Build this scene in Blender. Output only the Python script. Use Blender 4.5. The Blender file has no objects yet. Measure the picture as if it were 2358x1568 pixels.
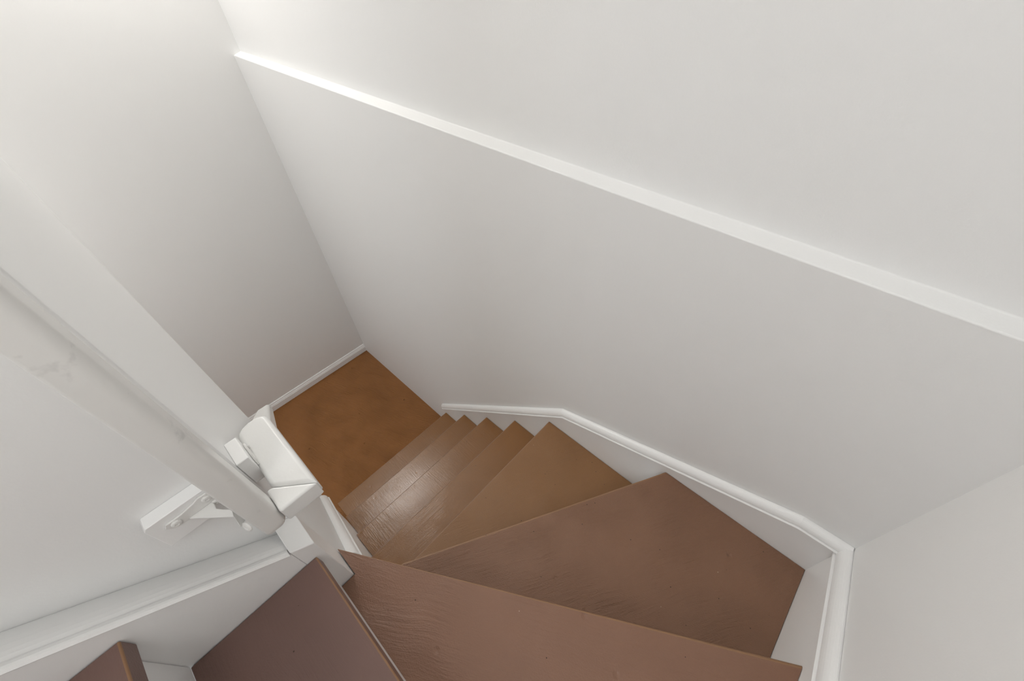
import bpy, bmesh, math
from mathutils import Vector, Matrix

# ------------------------------------------------------------------ camera, world, lights
S = bpy.context.scene
COL = S.collection
S.view_settings.view_transform = 'Standard'
S.view_settings.look = 'None'
S.view_settings.gamma = 1.0
S.view_settings.use_curve_mapping = False
S.view_settings.exposure = 0.19

cd = bpy.data.cameras.new('camera')
cam = bpy.data.objects.new('camera', cd)
COL.objects.link(cam)
cd.sensor_fit = 'HORIZONTAL'
cd.sensor_width = 36.0
cd.lens = 14.119
cd.clip_start = 0.02
M = Matrix(((-0.731962, 0.484785, -0.478764, 0.34566),
            (-0.680672, -0.551518, 0.482197, 0.69040),
            (-0.030285, 0.678831, 0.733669, 2.34941),
            (0, 0, 0, 1)))
cam.matrix_world = M
S.camera = cam

w = bpy.data.worlds.new('world')
S.world = w
w.use_nodes = True
w.node_tree.nodes['Background'].inputs[0].default_value = (0.93, 0.97, 1.0, 1)
w.node_tree.nodes['Background'].inputs[1].default_value = 0.75

def lamp(name, kind, loc, energy, color, size, rot=(0, 0, 0), size_y=None):
    l = bpy.data.lights.new(name, kind)
    l.energy = energy
    l.color = color
    if kind == 'AREA':
        l.shape = 'RECTANGLE'
        l.size = size
        l.size_y = size_y or size
    else:
        l.shadow_soft_size = size
    o = bpy.data.objects.new(name, l)
    COL.objects.link(o)
    o.location = loc
    o.rotation_euler = rot
    return o

lamp('stairwell_lamp', 'POINT', (2.50, 0.29, 2.95), 21, (1.0, 0.965, 0.92), 0.12)
lamp('photographers_flash', 'POINT', (0.22, 1.12, 2.74), 5.5, (1.0, 0.985, 0.965), 0.14)
lamp('upstairs_fill', 'AREA', (0.42, 3.1, 4.0), 9, (0.96, 0.98, 1.0), 0.8, (-math.pi / 4, 0, 0), 0.8)  # unseen area light added as soft fill from the upper floor
lamp('lower_hall_fill', 'POINT', (2.1, 1.4, 1.7), 4.5, (1.0, 0.97, 0.93), 0.2)  # unseen point light added to lift the low walls round the landing

# ------------------------------------------------------------------ measured plan (metres)
R = 0.19                    # rise
XI, W, L = 0.860, 0.788, 2.683   # inner corner, stair width, far wall
A = 0.073                   # upper stringer thickness
TW = 0.016                  # skirt thickness (wall plane at -TW)
ZL, DL = 1.945, 0.033       # ledge height and depth
XE = 1.538                  # end of the inner wall
PZ = 1.564                  # newel top
XA, G = 1.648, 0.2034
TOP = 4.4
TH = 0.033                  # tread thickness
YT2, YT1 = 0.802, 1.005

# ------------------------------------------------------------------ materials
def nodes(name):
    m = bpy.data.materials.new(name)
    m.use_nodes = True
    nt = m.node_tree
    return m, nt, nt.nodes['Principled BSDF']

def N(nt, t, **k):
    n = nt.nodes.new(t)
    for a, b in k.items():
        if a in n.inputs.keys():
            n.inputs[a].default_value = b
        else:
            setattr(n, a, b)
    return n

def lin(c):
    c = [x / 255 for x in c]
    return tuple(x / 12.92 if x <= 0.04045 else ((x + 0.055) / 1.055) ** 2.4 for x in c) + (1,)

def wall_paint(name, rgb, rough=0.5, bump=0.15, scuffs=False):
    m, nt, b = nodes(name)
    tc = N(nt, 'ShaderNodeTexCoord')
    n1 = N(nt, 'ShaderNodeTexNoise', Scale=260.0, Detail=3.0)
    n2 = N(nt, 'ShaderNodeTexNoise', Scale=5.0, Detail=3.0)
    nt.links.new(tc.outputs['Object'], n1.inputs['Vector'])
    nt.links.new(tc.outputs['Object'], n2.inputs['Vector'])
    add = N(nt, 'ShaderNodeMath', operation='MULTIPLY_ADD')
    nt.links.new(n2.outputs['Fac'], add.inputs[0])
    add.inputs[1].default_value = 6.0
    nt.links.new(n1.outputs['Fac'], add.inputs[2])
    h = add.outputs[0]
    if scuffs:     # brushed filler strokes and small nicks in the old plaster
        mp = N(nt, 'ShaderNodeMapping')
        mp.inputs['Rotation'].default_value = (0, math.radians(35), 0)
        mp.inputs['Scale'].default_value = (4.0, 1.0, 40.0)
        nt.links.new(tc.outputs['Object'], mp.inputs[0])
        n3 = N(nt, 'ShaderNodeTexNoise', Scale=1.0, Detail=4.0)
        nt.links.new(mp.outputs[0], n3.inputs['Vector'])
        n4 = N(nt, 'ShaderNodeTexNoise', Scale=2.1, Detail=1.0)
        nt.links.new(tc.outputs['Object'], n4.inputs['Vector'])
        r = N(nt, 'ShaderNodeMapRange')
        r.inputs[1].default_value = 0.56
        r.inputs[2].default_value = 0.68
        nt.links.new(n4.outputs['Fac'], r.inputs[0])
        mu = N(nt, 'ShaderNodeMath', operation='MULTIPLY')
        nt.links.new(n3.outputs['Fac'], mu.inputs[0])
        nt.links.new(r.outputs[0], mu.inputs[1])
        ad = N(nt, 'ShaderNodeMath', operation='MULTIPLY_ADD')
        nt.links.new(mu.outputs[0], ad.inputs[0])
        ad.inputs[1].default_value = 2.0
        nt.links.new(h, ad.inputs[2])
        h = ad.outputs[0]
    bp = N(nt, 'ShaderNodeBump', Strength=bump, Distance=0.0012)
    nt.links.new(h, bp.inputs['Height'])
    nt.links.new(bp.outputs[0], b.inputs['Normal'])
    b.inputs['Base Color'].default_value = lin(rgb)
    b.inputs['Roughness'].default_value = rough
    return m

def gloss_white(name, rgb=(247, 247, 246), rough=0.3, dirt=0.0):
    m, nt, b = nodes(name)
    tc = N(nt, 'ShaderNodeTexCoord')
    n1 = N(nt, 'ShaderNodeTexNoise', Scale=45.0, Detail=3.0)
    nt.links.new(tc.outputs['Object'], n1.inputs['Vector'])
    v = N(nt, 'ShaderNodeTexVoronoi', Scale=30.0)
    nt.links.new(tc.outputs['Object'], v.inputs['Vector'])
    r = N(nt, 'ShaderNodeMapRange')
    r.inputs[1].default_value = 0.0
    r.inputs[2].default_value = 0.12
    r.inputs[3].default_value = 0.5
    r.inputs[4].default_value = 0.0
    nt.links.new(v.outputs['Distance'], r.inputs[0])
    ad = N(nt, 'ShaderNodeMath', operation='ADD')
    nt.links.new(r.outputs[0], ad.inputs[0])
    nt.links.new(n1.outputs['Fac'], ad.inputs[1])
    bp = N(nt, 'ShaderNodeBump', Strength=0.3, Distance=0.0015)
    nt.links.new(ad.outputs[0], bp.inputs['Height'])
    nt.links.new(bp.outputs[0], b.inputs['Normal'])
    b.inputs['Roughness'].default_value = rough
    if dirt:
        n2 = N(nt, 'ShaderNodeTexNoise', Scale=14.0, Detail=5.0, Roughness=0.6)
        nt.links.new(tc.outputs['Object'], n2.inputs['Vector'])
        cr = N(nt, 'ShaderNodeValToRGB')
        cr.color_ramp.elements[0].position = 0.58
        cr.color_ramp.elements[0].color = lin(rgb)
        cr.color_ramp.elements[1].position = 0.74
        cr.color_ramp.elements[1].color = lin([c * (1 - dirt) for c in rgb])
        nt.links.new(n2.outputs['Fac'], cr.inputs[0])
        nt.links.new(cr.outputs[0], b.inputs['Base Color'])
    else:
        b.inputs['Base Color'].default_value = lin(rgb)
    return m

def brown_paint(name, ang, rough=0.36, grain=0.5, swirl=0.0, rgb=(138, 106, 82), dist=0.0035, seed=0.0, floor_=0.25):
    """brown enamel over wood: grain runs at ang (degrees from +x) in plan"""
    m, nt, b = nodes(name)
    tc = N(nt, 'ShaderNodeTexCoord')
    rot = N(nt, 'ShaderNodeMapping')
    rot.inputs['Location'].default_value = (seed, seed * 1.7, 0)
    rot.inputs['Rotation'].default_value = (0, 0, math.radians(-ang))
    nt.links.new(tc.outputs['Object'], rot.inputs[0])
    warp = N(nt, 'ShaderNodeTexNoise', Scale=4.0, Detail=2.0)
    nt.links.new(rot.outputs[0], warp.inputs['Vector'])
    mixv = N(nt, 'ShaderNodeVectorMath', operation='MULTIPLY_ADD')
    nt.links.new(warp.outputs['Color'], mixv.inputs[0])
    k = 0.02 + swirl
    mixv.inputs[1].default_value = (k, k, k)
    nt.links.new(rot.outputs[0], mixv.inputs[2])
    st = N(nt, 'ShaderNodeMapping')
    st.inputs['Scale'].default_value = (12.0, 150.0, 20.0)
    nt.links.new(mixv.outputs[0], st.inputs[0])
    g = N(nt, 'ShaderNodeTexNoise', Scale=1.0, Detail=4.0, Roughness=0.65)
    nt.links.new(st.outputs[0], g.inputs['Vector'])
    # grain is only strong in patches
    pat = N(nt, 'ShaderNodeTexNoise', Scale=7.0, Detail=2.0)
    nt.links.new(rot.outputs[0], pat.inputs['Vector'])
    pr = N(nt, 'ShaderNodeMapRange')
    pr.inputs[1].default_value = 0.42
    pr.inputs[2].default_value = 0.65
    pr.inputs[3].default_value = floor_
    pr.inputs[4].default_value = 1.0
    nt.links.new(pat.outputs['Fac'], pr.inputs[0])
    gm = N(nt, 'ShaderNodeMath', operation='MULTIPLY')
    nt.links.new(g.outputs['Fac'], gm.inputs[0])
    nt.links.new(pr.outputs[0], gm.inputs[1])
    # knots and filled nail heads
    v = N(nt, 'ShaderNodeTexVoronoi', Scale=9.0, Randomness=1.0)
    nt.links.new(rot.outputs[0], v.inputs['Vector'])
    vr = N(nt, 'ShaderNodeMapRange')
    vr.inputs[1].default_value = 0.02
    vr.inputs[2].default_value = 0.07
    vr.inputs[3].default_value = -0.6
    vr.inputs[4].default_value = 0.0
    nt.links.new(v.outputs['Distance'], vr.inputs[0])
    fine = N(nt, 'ShaderNodeTexNoise', Scale=320.0, Detail=2.0)
    nt.links.new(tc.outputs['Object'], fine.inputs['Vector'])
    s1 = N(nt, 'ShaderNodeMath', operation='ADD')
    nt.links.new(gm.outputs[0], s1.inputs[0])
    nt.links.new(vr.outputs[0], s1.inputs[1])
    s2 = N(nt, 'ShaderNodeMath', operation='MULTIPLY_ADD')
    nt.links.new(fine.outputs['Fac'], s2.inputs[0])
    s2.inputs[1].default_value = 0.25
    nt.links.new(s1.outputs[0], s2.inputs[2])
    bp = N(nt, 'ShaderNodeBump', Strength=grain, Distance=dist)
    nt.links.new(s2.outputs[0], bp.inputs['Height'])
    nt.links.new(bp.outputs[0], b.inputs['Normal'])
    # colour: wear, tiny dark scuffs, tiny pale paint specks
    base = lin(rgb)
    cr = N(nt, 'ShaderNodeMixRGB', blend_type='MIX')
    cr.inputs[1].default_value = base
    cr.inputs[2].default_value = tuple(x * 0.84 for x in base[:3]) + (1,)
    wn = N(nt, 'ShaderNodeTexNoise', Scale=9.0, Detail=5.0)
    nt.links.new(rot.outputs[0], wn.inputs['Vector'])
    nt.links.new(wn.outputs['Fac'], cr.inputs[0])
    v2 = N(nt, 'ShaderNodeTexVoronoi', Scale=26.0)
    nt.links.new(rot.outputs[0], v2.inputs['Vector'])
    lt = N(nt, 'ShaderNodeMath', operation='LESS_THAN')
    nt.links.new(v2.outputs['Distance'], lt.inputs[0])
    lt.inputs[1].default_value = 0.035
    c2 = N(nt, 'ShaderNodeMixRGB')
    nt.links.new(lt.outputs[0], c2.inputs[0])
    nt.links.new(cr.outputs[0], c2.inputs[1])
    c2.inputs[2].default_value = lin((66, 46, 34))
    v3 = N(nt, 'ShaderNodeTexVoronoi', Scale=17.0)
    mp3 = N(nt, 'ShaderNodeMapping')
    mp3.inputs['Location'].default_value = (3.3 + seed, 1.2, 0.4)
    nt.links.new(tc.outputs['Object'], mp3.inputs[0])
    nt.links.new(mp3.outputs[0], v3.inputs['Vector'])
    l3 = N(nt, 'ShaderNodeMath', operation='LESS_THAN')
    nt.links.new(v3.outputs['Distance'], l3.inputs[0])
    l3.inputs[1].default_value = 0.018
    c3 = N(nt, 'ShaderNodeMixRGB')
    nt.links.new(l3.outputs[0], c3.inputs[0])
    nt.links.new(c2.outputs[0], c3.inputs[1])
    c3.inputs[2].default_value = lin((205, 185, 165))
    nt.links.new(c3.outputs[0], b.inputs['Base Color'])
    b.inputs['Roughness'].default_value = rough
    return m

WALL = wall_paint('wall_paint', (243, 243, 242), bump=0.3, scuffs=True)
WALL2 = wall_paint('smooth_wall_paint', (243, 243, 242))
TRIM = gloss_white('trim_paint')
RAILM = gloss_white('rail_paint', (236, 236, 234), 0.3)
DROPM = gloss_white('handled_rail_paint', (230, 229, 226), 0.3, dirt=0.25)
METAL = gloss_white('painted_metal', (232, 231, 228), 0.28)
DARK = wall_paint('screw_recess', (30, 26, 22), 0.6)
FLOORM = brown_paint('landing_paint', 20, 0.36, 1.0, 0.06, rgb=(178, 119, 64), dist=0.02, floor_=0.65)

# ------------------------------------------------------------------ mesh helpers
def link(name, bm, mat, parent=None, bevel=0.0, seg=2, smooth=True, edges=None):
    bmesh.ops.recalc_face_normals(bm, faces=bm.faces)
    me = bpy.data.meshes.new(name)
    bm.to_mesh(me)
    bm.free()
    me.materials.append(mat)
    o = bpy.data.objects.new(name, me)
    COL.objects.link(o)
    if parent:
        o.parent = parent
    if smooth:
        for p in me.polygons:
            p.use_smooth = True
    if bevel:
        md = o.modifiers.new('bevel', 'BEVEL')
        md.width = bevel
        md.segments = seg
        md.limit_method = 'ANGLE'
        md.angle_limit = math.radians(35)
        md.harden_normals = True
        wn = o.modifiers.new('weighted_normal', 'WEIGHTED_NORMAL')
        wn.mode = 'FACE_AREA'
        wn.weight = 100
    elif smooth:
        for p in me.polygons:
            p.use_smooth = False
    return o

def struct(name, *a, label=None, **k):
    o = link(name, *a, **k)
    o['kind'] = 'structure'
    if label:
        o['label'] = label
    return o

def thing(name, label, cat, loc, group=None):
    o = bpy.data.objects.new(name, None)
    COL.objects.link(o)
    o.location = loc
    o['label'] = label
    o['category'] = cat
    if group:
        o['group'] = group
    return o

def loops(bm, rings, close=True, cap=True):
    """skin a list of equal-length rings of points"""
    vs = [[bm.verts.new(p) for p in r] for r in rings]
    n = len(vs[0])
    for a, b in zip(vs[:-1], vs[1:]):
        for i in range(n if close else n - 1):
            j = (i + 1) % n
            bm.faces.new((a[i], a[j], b[j], b[i]))
    if cap:
        bm.faces.new(vs[0])
        bm.faces.new(list(reversed(vs[-1])))
    return vs

def box(bm, x0, x1, y0, y1, z0, z1):
    loops(bm, [[(x0, y0, z), (x1, y0, z), (x1, y1, z), (x0, y1, z)] for z in (z0, z1)])

def prism_z(bm, pts, z0, z1):
    loops(bm, [[(x, y, z) for x, y in pts] for z in (z0, z1)])

def prism_y(bm, pts, y0, y1):
    loops(bm, [[(x, y, z) for x, z in pts] for y in (y0, y1)])

def prism_x(bm, pts, x0, x1):
    loops(bm, [[(x, y, z) for y, z in pts] for x in (x0, x1)])

def off(o, base):
    """move an object's mesh so that it is stored relative to its parent's base"""
    o.data.transform(Matrix.Translation(-Vector(base)))
    return o

# ------------------------------------------------------------------ room shell
def wbox(name, *d, mat=WALL2, label=None):
    bm = bmesh.new()
    box(bm, *d)
    return struct(name, bm, mat, label=label)

wr = bmesh.new()    # right wall: thick below the ledge, thin above
prism_x(wr, [(-TW, -0.4), (-TW, ZL), (-TW - DL, ZL + 0.009), (-TW - DL, TOP), (-0.25, TOP), (-0.25, -0.4)], -0.14, L + 0.001)
o = struct('wall_right', wr, WALL, bevel=0.003, label='long white wall with a shallow ledge running across it')
wbox('wall_near', -0.14, -TW, -TW, 3.6, -0.4, TOP)
wbox('wall_far', L, L + 0.12, -0.25, 3.6, -0.4, TOP)
# inner wall between the two flights
bm = bmesh.new()
box(bm, XI, XE, W, 3.6, 0.0, TOP)
struct('wall_inner', bm, WALL2, bevel=0.004)
wbox('floor', XA - 0.1, L, -TW, 3.6, -0.08, 0.0, mat=FLOORM, label='brown painted landing floor at the foot of the stairs')
wbox('floor_upper', -TW, XI, 1.405, 3.6, 11 * R - 0.12, 11 * R, mat=FLOORM)
wbox('ceiling', -0.14, L + 0.12, -0.25, 3.6, TOP, TOP + 0.1)

# baseboard on the far wall
prof = [(0.0, 0.0), (0.014, 0.0), (0.014, 0.042), (0.0115, 0.046), (0.0115, 0.050), (0.008, 0.054), (0.007, 0.060), (0.004, 0.066), (0.0, 0.067)]
bm = bmesh.new()
loops(bm, [[(L - u, y, v + 0.003) for u, v in prof] for y in (-TW, 2.4)])
struct('baseboard_far', bm, TRIM)

# ------------------------------------------------------------------ skirt boards and mouldings
MP = [(0.0, 0.0305), (0.003, 0.031), (0.006, 0.0304), (0.009, 0.0290), (0.0118, 0.0270), (0.0145, 0.0240), (0.0168, 0.0205), (0.0184, 0.0165), (0.0193, 0.0125), (0.0195, 0.0095), (0.0182, 0.0075),
      (0.0205, 0.007), (0.0225, 0.0045), (0.0225, 0.0015), (0.020, 0.0), (0.0, 0.0)]

def sweep(bm, path, prof, tofn):
    """path of (s, z) points; profile (u out, v up-perpendicular) mitred at the joints; tofn(s, u, z) -> xyz"""
    rings = []
    n = len(path)
    for i, (s, z) in enumerate(path):
        ds = []
        if i > 0:
            ds.append(Vector((s - path[i - 1][0], z - path[i - 1][1])).normalized())
        if i < n - 1:
            ds.append(Vector((path[i + 1][0] - s, path[i + 1][1] - z)).normalized())
        d = sum(ds, Vector((0, 0))).normalized()
        nn = Vector((-d.y, d.x))
        if nn.y < 0:
            nn = -nn
        k = 1.0 / max(0.5, d.dot(ds[0]))
        rings.append([tofn(s + nn.x * v * k, u, z + nn.y * v * k) for u, v in prof])
    loops(bm, rings)

# right wall skirt (its face is y = 0)
rp = [(1.6690, 0.207), (0.7800, 1.0565), (0.0850, 1.3090), (-0.0140, 1.3120)]
bm = bmesh.new()
prism_y(bm, [(1.690, 0.0)] + [(1.690, 0.192)] + [(x, z + 0.004) for x, z in rp[0:]] + [(-0.014, 0.9), (0.78, 0.5), (1.45, 0.0)], -TW, 0.0)
t1 = struct('trim_1', bm, TRIM, label='white skirt board following the steps on the long wall')
bm = bmesh.new()
sweep(bm, rp, MP, lambda s, u, z: (s, -TW + 0.0005 + u, z))
link('moulding', bm, TRIM, t1, smooth=False)
# near wall skirt (its face is x = 0)
npth = [(-0.014, 1.2945), (0.3134, 1.3964), (0.80, 1.552), (1.9, 2.60)]
bm = bmesh.new()
prism_x(bm, [(y, z + 0.004) for y, z in npth] + [(1.9, 2.0), (0.8, 1.2), (-0.014, 1.0)], -TW, 0.0)
t2 = struct('trim_2', bm, TRIM, label='white skirt board following the winder steps on the right hand wall')
MP2 = [(u, v * 1.35) for u, v in MP]
bm = bmesh.new()
sweep(bm, npth, MP2, lambda s, u, z: (-TW + 0.0005 + u, s, z))
link('moulding', bm, TRIM, t2, smooth=False)
# inner wall, lower flight
SLP = -0.93
ip = [(1.385, 0.700), (0.875, 0.700 + (1.385 - 0.875) * 0.93)]
bm = bmesh.new()
prism_y(bm, [(1.690, 0.0), (1.690, 0.19), (1.38, 0.708), (0.862, 1.19), (0.862, 0.75), (1.5, 0.0)][:0] or
        [(1.395, 0.30), (1.395, 0.695), (0.862, 1.192), (0.862, 0.75)], W - 0.014, W)
t4 = struct('trim_3', bm, TRIM, label='white skirt board on the inner wall of the lower flight')
bm = bmesh.new()
sweep(bm, ip, MP, lambda s, u, z: (s, W - 0.0005 - u * 1.15, z))
link('moulding', bm, TRIM, t4, smooth=False)
# upper flight stringer on the inner wall, x from XI-A to XI, sloped ledge with bead
yn = 0.822
def zt(y): return 1.597 + (y - yn) * 0.905           # bead line on the stringer face
bm = bmesh.new()
y1 = 2.2
prism_x(bm, [(yn, 1.30), (yn, zt(yn) - 0.010), (y1, zt(y1) - 0.010), (y1, zt(y1) - 0.60)], XI - A, XI - A + 0.018)
t3 = struct('trim_4', bm, TRIM, label='thick white stringer board beside the upper steps on the left')
lp = [(0.0, -0.053), (0.003, -0.049), (0.012, -0.041), (0.024, -0.031), (0.036, -0.022), (0.047, -0.0155), (0.055, -0.0125), (0.058, -0.0135), (0.0605, -0.0135), (0.063, -0.009), (0.067, -0.004), (A - 0.001, -0.001), (A + 0.003, -0.001), (A + 0.006, -0.006), (A + 0.004, -0.011), (A - 0.004, -0.014), (0.0, -0.09)]
ya = yn + 0.0008
bm = bmesh.new()
rings = []
for y in (ya, y1):
    rings.append([(XI - u, y, zt(y) + v + 0.002) for u, v in lp])
loops(bm, rings)
link('moulding', bm, TRIM, t3, smooth=False)

# newel stub at the inner corner
nw = thing('newel_post', 'short square white newel stub at the inner corner where the steps turn', 'newel post', (XI - A / 2, W + 0.017, 1.3365))
bm = bmesh.new()
prism_x(bm, [(W - 0.001, 0.95), (yn, 0.95), (yn, zt(yn) - 0.003), (W - 0.001, PZ)], XI - A - 0.001, XI)
off(link('post', bm, TRIM, nw, bevel=0.0022), nw.location)

# ------------------------------------------------------------------ the staircase
st = thing('staircase', 'brown painted wooden stairs turning round the inner corner down to the landing', 'staircase', (1.0, 0.35, 0.0))
BASE = st.location.copy()

NOSE_EDGE = brown_paint('nosing_edge_paint', 0, 0.4, 0.4, rgb=(154, 116, 84))  # lighter brown for the bevelled nosing edges

def tread(pts, z, mat, bev=0.004, label=None, th=TH):
    bm = bmesh.new()
    prism_z(bm, pts, z - th, z)
    ends = {(round(x, 5), round(y, 5)) for x, y in pts[:2]}
    nose = [ed for ed in bm.edges if all(v.co.z > z - 1e-5 for v in ed.verts)
            and {(round(v.co.x, 5), round(v.co.y, 5)) for v in ed.verts} == ends]
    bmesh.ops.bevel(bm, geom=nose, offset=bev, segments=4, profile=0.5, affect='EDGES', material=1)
    o = off(link('tread', bm, mat, st, bevel=0.0018, seg=2), BASE)
    o.data.materials.append(NOSE_EDGE)
    if label:
        o['label'] = label
    return o

def riser(pts, z0, z1):
    bm = bmesh.new()
    prism_z(bm, pts, z0, z1)
    return off(link('riser', bm, TRIM, st, smooth=False), BASE)

e = 0.0008
YW = W - 0.0145
OV = 0.022
xs = [XA - i * G for i in range(4)]
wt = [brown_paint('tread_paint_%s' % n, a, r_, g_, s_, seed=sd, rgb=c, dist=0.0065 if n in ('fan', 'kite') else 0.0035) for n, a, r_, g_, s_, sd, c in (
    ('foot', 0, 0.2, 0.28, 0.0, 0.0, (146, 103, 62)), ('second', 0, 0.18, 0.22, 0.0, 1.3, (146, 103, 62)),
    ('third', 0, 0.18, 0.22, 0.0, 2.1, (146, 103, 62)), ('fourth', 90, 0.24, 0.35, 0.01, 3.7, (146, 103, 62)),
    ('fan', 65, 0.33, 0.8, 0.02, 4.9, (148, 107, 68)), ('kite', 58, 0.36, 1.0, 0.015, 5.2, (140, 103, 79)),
    ('wedge', 28, 0.37, 1.0, 0.05, 6.6, (143, 106, 85)), ('upper', 0, 0.4, 0.35, 0.02, 7.9, (125, 97, 88)))]  # kite, wedge and upper browns greyer: cooler, dimmer light put into the colour
for i in range(4):
    x = xs[i]
    xb = (xs[i + 1] if i < 3 else 0.845) - OV - 0.002
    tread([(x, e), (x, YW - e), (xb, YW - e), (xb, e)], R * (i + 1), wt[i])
    riser([(x - OV, e), (x - OV, YW - e), (x - OV - 0.018, YW - e), (x - OV - 0.018, e)], R * i + 0.0005, R * (i + 1) - TH - 0.0005)
Z5, Z6, Z7 = 0.9627, 1.1626, 1.3365
XN = XI - A - 0.002
# W1: nosing parallel to the lower steps
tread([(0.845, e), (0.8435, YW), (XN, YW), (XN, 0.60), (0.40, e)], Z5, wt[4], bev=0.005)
riser([(0.845 - OV, e), (0.8435 - OV, YW), (0.8435 - OV - 0.018, YW), (0.845 - OV - 0.018, e)], 4 * R + 0.0005, Z5 - TH - 0.0005)
# W2: the kite in the corner
dx, dy = 0.7882 - 0.3954, 0.7019
l = math.hypot(dx, dy)
px, py = -dy / l, dx / l       # towards the back of the tread
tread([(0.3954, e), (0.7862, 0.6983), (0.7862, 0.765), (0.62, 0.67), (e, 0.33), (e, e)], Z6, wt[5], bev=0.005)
def slab(p, q, t, sx, sy):
    return [p, q, (q[0] + sx * t, q[1] + sy * t), (p[0] + sx * t, p[1] + sy * t)]
p = (0.3954 + px * OV, e + 0.0)
q = (0.775 + px * OV, 0.678 + py * OV)
riser(slab(p, q, 0.018, px, 0), Z5 + 0.0005, Z6 - TH - 0.0005)
# W3: the wedge, notched round the newel
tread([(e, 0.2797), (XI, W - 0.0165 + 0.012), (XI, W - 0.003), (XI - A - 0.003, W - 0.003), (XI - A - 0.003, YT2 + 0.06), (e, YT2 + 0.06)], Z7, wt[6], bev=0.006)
dx2, dy2 = XI, W - 0.2797
l2 = math.hypot(dx2, dy2)
qx, qy = -dy2 / l2, dx2 / l2
riser([(e, 0.2797 + 0.026), (XN - 0.002, 0.2797 + 0.026 + (XN) * dy2 / dx2), (XN - 0.002, 0.2797 + 0.046 + XN * dy2 / dx2), (e, 0.2797 + 0.046)], Z6 + 0.0005, Z7 - TH - 0.0005)
# upper flight
def upper(y, z, zb, yb, OV=OV):
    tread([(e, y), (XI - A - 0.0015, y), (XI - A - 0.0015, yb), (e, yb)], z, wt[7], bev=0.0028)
    riser([(e, y + OV), (XI - A - 0.001, y + OV), (XI - A - 0.001, y + OV + 0.018), (e, y + OV + 0.018)], zb + 0.0005, z - TH - 0.0005)
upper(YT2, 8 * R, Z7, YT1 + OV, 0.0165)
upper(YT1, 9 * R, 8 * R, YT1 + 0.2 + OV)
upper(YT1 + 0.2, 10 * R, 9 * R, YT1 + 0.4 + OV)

# ------------------------------------------------------------------ handrail
hr = thing('handrail', 'white painted wooden handrail that drops, elbows round the corner and follows the lower steps', 'handrail', (0.79, 0.79, 1.70))
HB = hr.location.copy()
X0, X1 = 0.766, 0.813
ZB, ZT = 1.704, 1.742
Y0, Y1, Y2 = 0.717, 0.771, 0.813
# vertical drop: rounded towards the lower flight
def rr(x0, x1, y0, y1, r, corners, seg=5):
    """rounded rectangle, radius r at the listed corners (order: x0y0, x1y0, x1y1, x0y1)"""
    out = []
    cs = [((x0, y0), 180), ((x1, y0), 270), ((x1, y1), 0), ((x0, y1), 90)]
    for i, ((cx, cy), a0) in enumerate(cs):
        rad = r if i in corners else 0.004
        ox = cx + (rad if i in (0, 3) else -rad)
        oy = cy + (rad if i in (0, 1) else -rad)
        for k in range(seg + 1):
            a = math.radians(a0 + 90 * k / seg)
            out.append((ox + rad * math.cos(a), oy + rad * math.sin(a)))
    return out
bm = bmesh.new()
pr = rr(X0, X1, 0.780, Y2, 0.013, (0, 1))
rings = []
for z, s in ((ZB - 0.001, 0.86), (ZB + 0.004, 0.96), (ZB + 0.012, 1.0), (2.44, 1.0)):
    cx, cy = (X0 + X1) / 2, 0.797
    rings.append([(cx + (x - cx) * s, cy + (y - cy) * s, z) for x, y in pr])
loops(bm, rings)
o = off(link('rail_drop', bm, DROPM, hr, bevel=0.0005), HB)
o['label'] = 'smudged vertical piece of white rail'
# level elbow piece, mitred to the second piece
bm = bmesh.new()
prism_z(bm, [(X0, Y0), (X1, Y1 + 0.0), (X1, 0.7795), (X0, 0.7795)], ZB, ZT)
off(link('rail_elbow', bm, RAILM, hr, bevel=0.007, seg=4), HB)
bm = bmesh.new()
prism_z(bm, [(X0 + 0.0008, Y0), (0.950, Y0), (0.957, Y0 + 0.004), (0.963, Y0 + 0.014), (0.9625, Y0 + 0.030), (0.958, Y0 + 0.043), (0.951, Y1 - 0.003), (0.942, Y1), (X1 + 0.0008, Y1)], ZB, ZT)
off(link('rail_level', bm, RAILM, hr, bevel=0.008, seg=4), HB)
# sloping rail of the lower flight
bm = bmesh.new()
xe, sl = 1.72, -0.93
loops(bm, [[(x, Y0 + 0.002, z - 0.048), (x, Y1 - 0.002, z - 0.048), (x, Y1 - 0.002, z), (x, Y0 + 0.002, z)] for x, z in ((0.945, ZT - 0.006), (xe, ZT - 0.006 + (xe - 0.945) * sl))])
off(link('rail_slope', bm, RAILM, hr, bevel=0.009, seg=4), HB)
# rail of the upper flight, above the frame
bm = bmesh.new()
loops(bm, [[(X0, y, z), (X1, y, z), (X1, y, z + 0.05), (X0, y, z + 0.05)] for y, z in ((0.780, 2.4405), (0.84, 2.4405), (2.2, 2.4405 + 1.36 * 0.95))])
off(link('rail_upper', bm, RAILM, hr, bevel=0.008, seg=3), HB)

# mounting blocks
def blk(dims, lab):
    bm = bmesh.new()
    x0, x1, y0, y1, z0, z1 = dims
    box(bm, *dims)
    o = off(link('mounting_block', bm, TRIM, hr, bevel=0.002), HB)
    o['label'] = lab
    return o
bm = bmesh.new()
prism_x(bm, [(0.802, 1.738), (0.802, 1.80), (0.905, 1.80), (0.909, 1.794), (0.909, 1.738)], 0.838, XI)
off(link('mounting_block', bm, TRIM, hr, bevel=0.0015), HB)
bm = bmesh.new()
prism_y(bm, [(0.8605, 1.712), (0.8605, 1.776), (0.912, 1.776), (0.918, 1.770), (0.918, 1.712)], 0.769, W)
off(link('mounting_block', bm, TRIM, hr, bevel=0.0015), HB)

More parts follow.
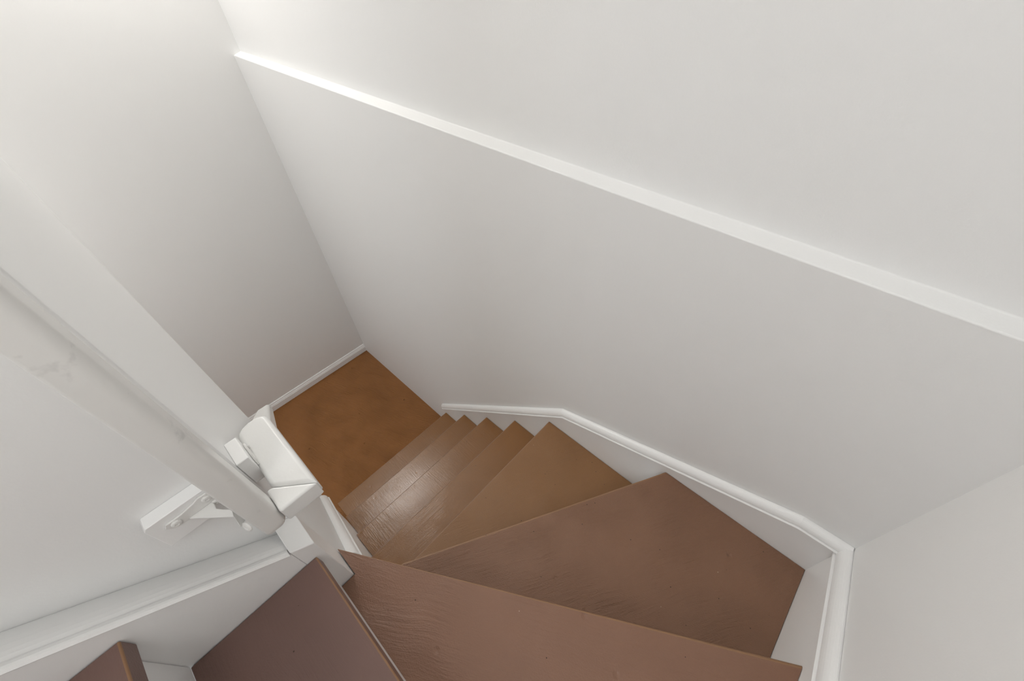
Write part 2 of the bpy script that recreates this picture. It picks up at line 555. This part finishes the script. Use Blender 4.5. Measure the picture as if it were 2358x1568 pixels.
def screw(parent, c, n, r=0.0042):
    n = Vector(n).normalized()
    t = n.orthogonal().normalized()
    b = n.cross(t)
    bm = bmesh.new()
    rings = []
    for rr_, h in ((1.0, 0.0), (1.0, 0.0012), (0.8, 0.0024), (0.45, 0.003), (0.28, 0.0022)):
        rings.append([Vector(c) + n * h + (t * math.cos(a) + b * math.sin(a)) * r * rr_ for a in [k * math.pi / 8 for k in range(16)]])
    loops(bm, rings)
    o = off(link('screw', bm, METAL, parent, smooth=True), HB)
    bm = bmesh.new()
    for aa, bb in ((t, b), (b, t)):
        pts = [Vector(c) + n * 0.0024 + aa * s * r * 0.32 + bb * q * r * 0.1 for s, q in ((-1, -1), (1, -1), (1, 1), (-1, 1))]
        loops(bm, [pts, [v + n * 0.0003 for v in pts]])
    return o

# bracket on the first block: plate, gusset web, arm, saddle
bk = off(link('bracket', (lambda bm: (loops(bm, [[(x, y, z) for y, z in (
    (0.893, 1.779), (0.889, 1.786), (0.870, 1.786), (0.852, 1.790), (0.843, 1.794), (0.831, 1.793), (0.825, 1.784), (0.826, 1.770), (0.834, 1.763), (0.848, 1.764), (0.868, 1.768), (0.886, 1.770))] for x in (0.8345, 0.8378)]), bm)[1])(bmesh.new()), METAL, hr, bevel=0.0008), HB)
bm = bmesh.new()   # web with arm, a bent flat bar
web = [(0.8345, 0.868), (0.8345, 0.837), (0.8300, 0.8352), (0.8193, 0.8355), (0.8100, 0.8285), (0.8011, 0.8203), (0.7885, 0.8228), (0.806, 0.840)]
prism_z(bm, web, 1.767, 1.771)
off(link('arm', bm, METAL, bk, bevel=0.0010), HB)
bm = bmesh.new()
sa = [(0.8015, 0.8200, 1.769), (0.7880, 0.8228, 1.769), (0.7810, 0.8275, 1.750), (0.7880, 0.8150, 1.750)]
loops(bm, [sa, [(x + 0.003, y, z - 0.003) for x, y, z in sa]])
off(link('saddle', bm, METAL, bk, bevel=0.0012), HB)
screw(bk, (0.8345, 0.880, 1.7775), (-1, 0, 0), 0.0065)
screw(bk, (0.8345, 0.8365, 1.784), (-1, 0, 0), 0.0065)
screw(bk, (0.8345, 0.834, 1.766), (-1, 0, 0), 0.0055)
screw(bk, (0.7770, 0.8200, 1.7470), (-0.5, 1, 0.45), 0.0085)
# bracket under the level rail
bm = bmesh.new()
prism_y(bm, [(0.866, 1.722), (0.866, 1.742), (0.873, 1.750), (0.900, 1.758), (0.912, 1.754), (0.912, 1.735), (0.890, 1.722)], 0.7655, 0.7688)
bk2 = off(link('bracket', bm, METAL, hr, bevel=0.0008), HB)
bm = bmesh.new()
prs = [(0.766, 1.742), (0.766, 1.728), (0.752, 1.694), (0.735, 1.694), (0.735, 1.7015), (0.749, 1.7015), (0.758, 1.724)]
loops(bm, [[(x, y, z) for y, z in prs] for x in (0.872, 0.890)])
off(link('arm', bm, METAL, bk2, bevel=0.0008), HB)
screw(bk2, (0.905, 0.7655, 1.748), (0, -1, 0), 0.004)
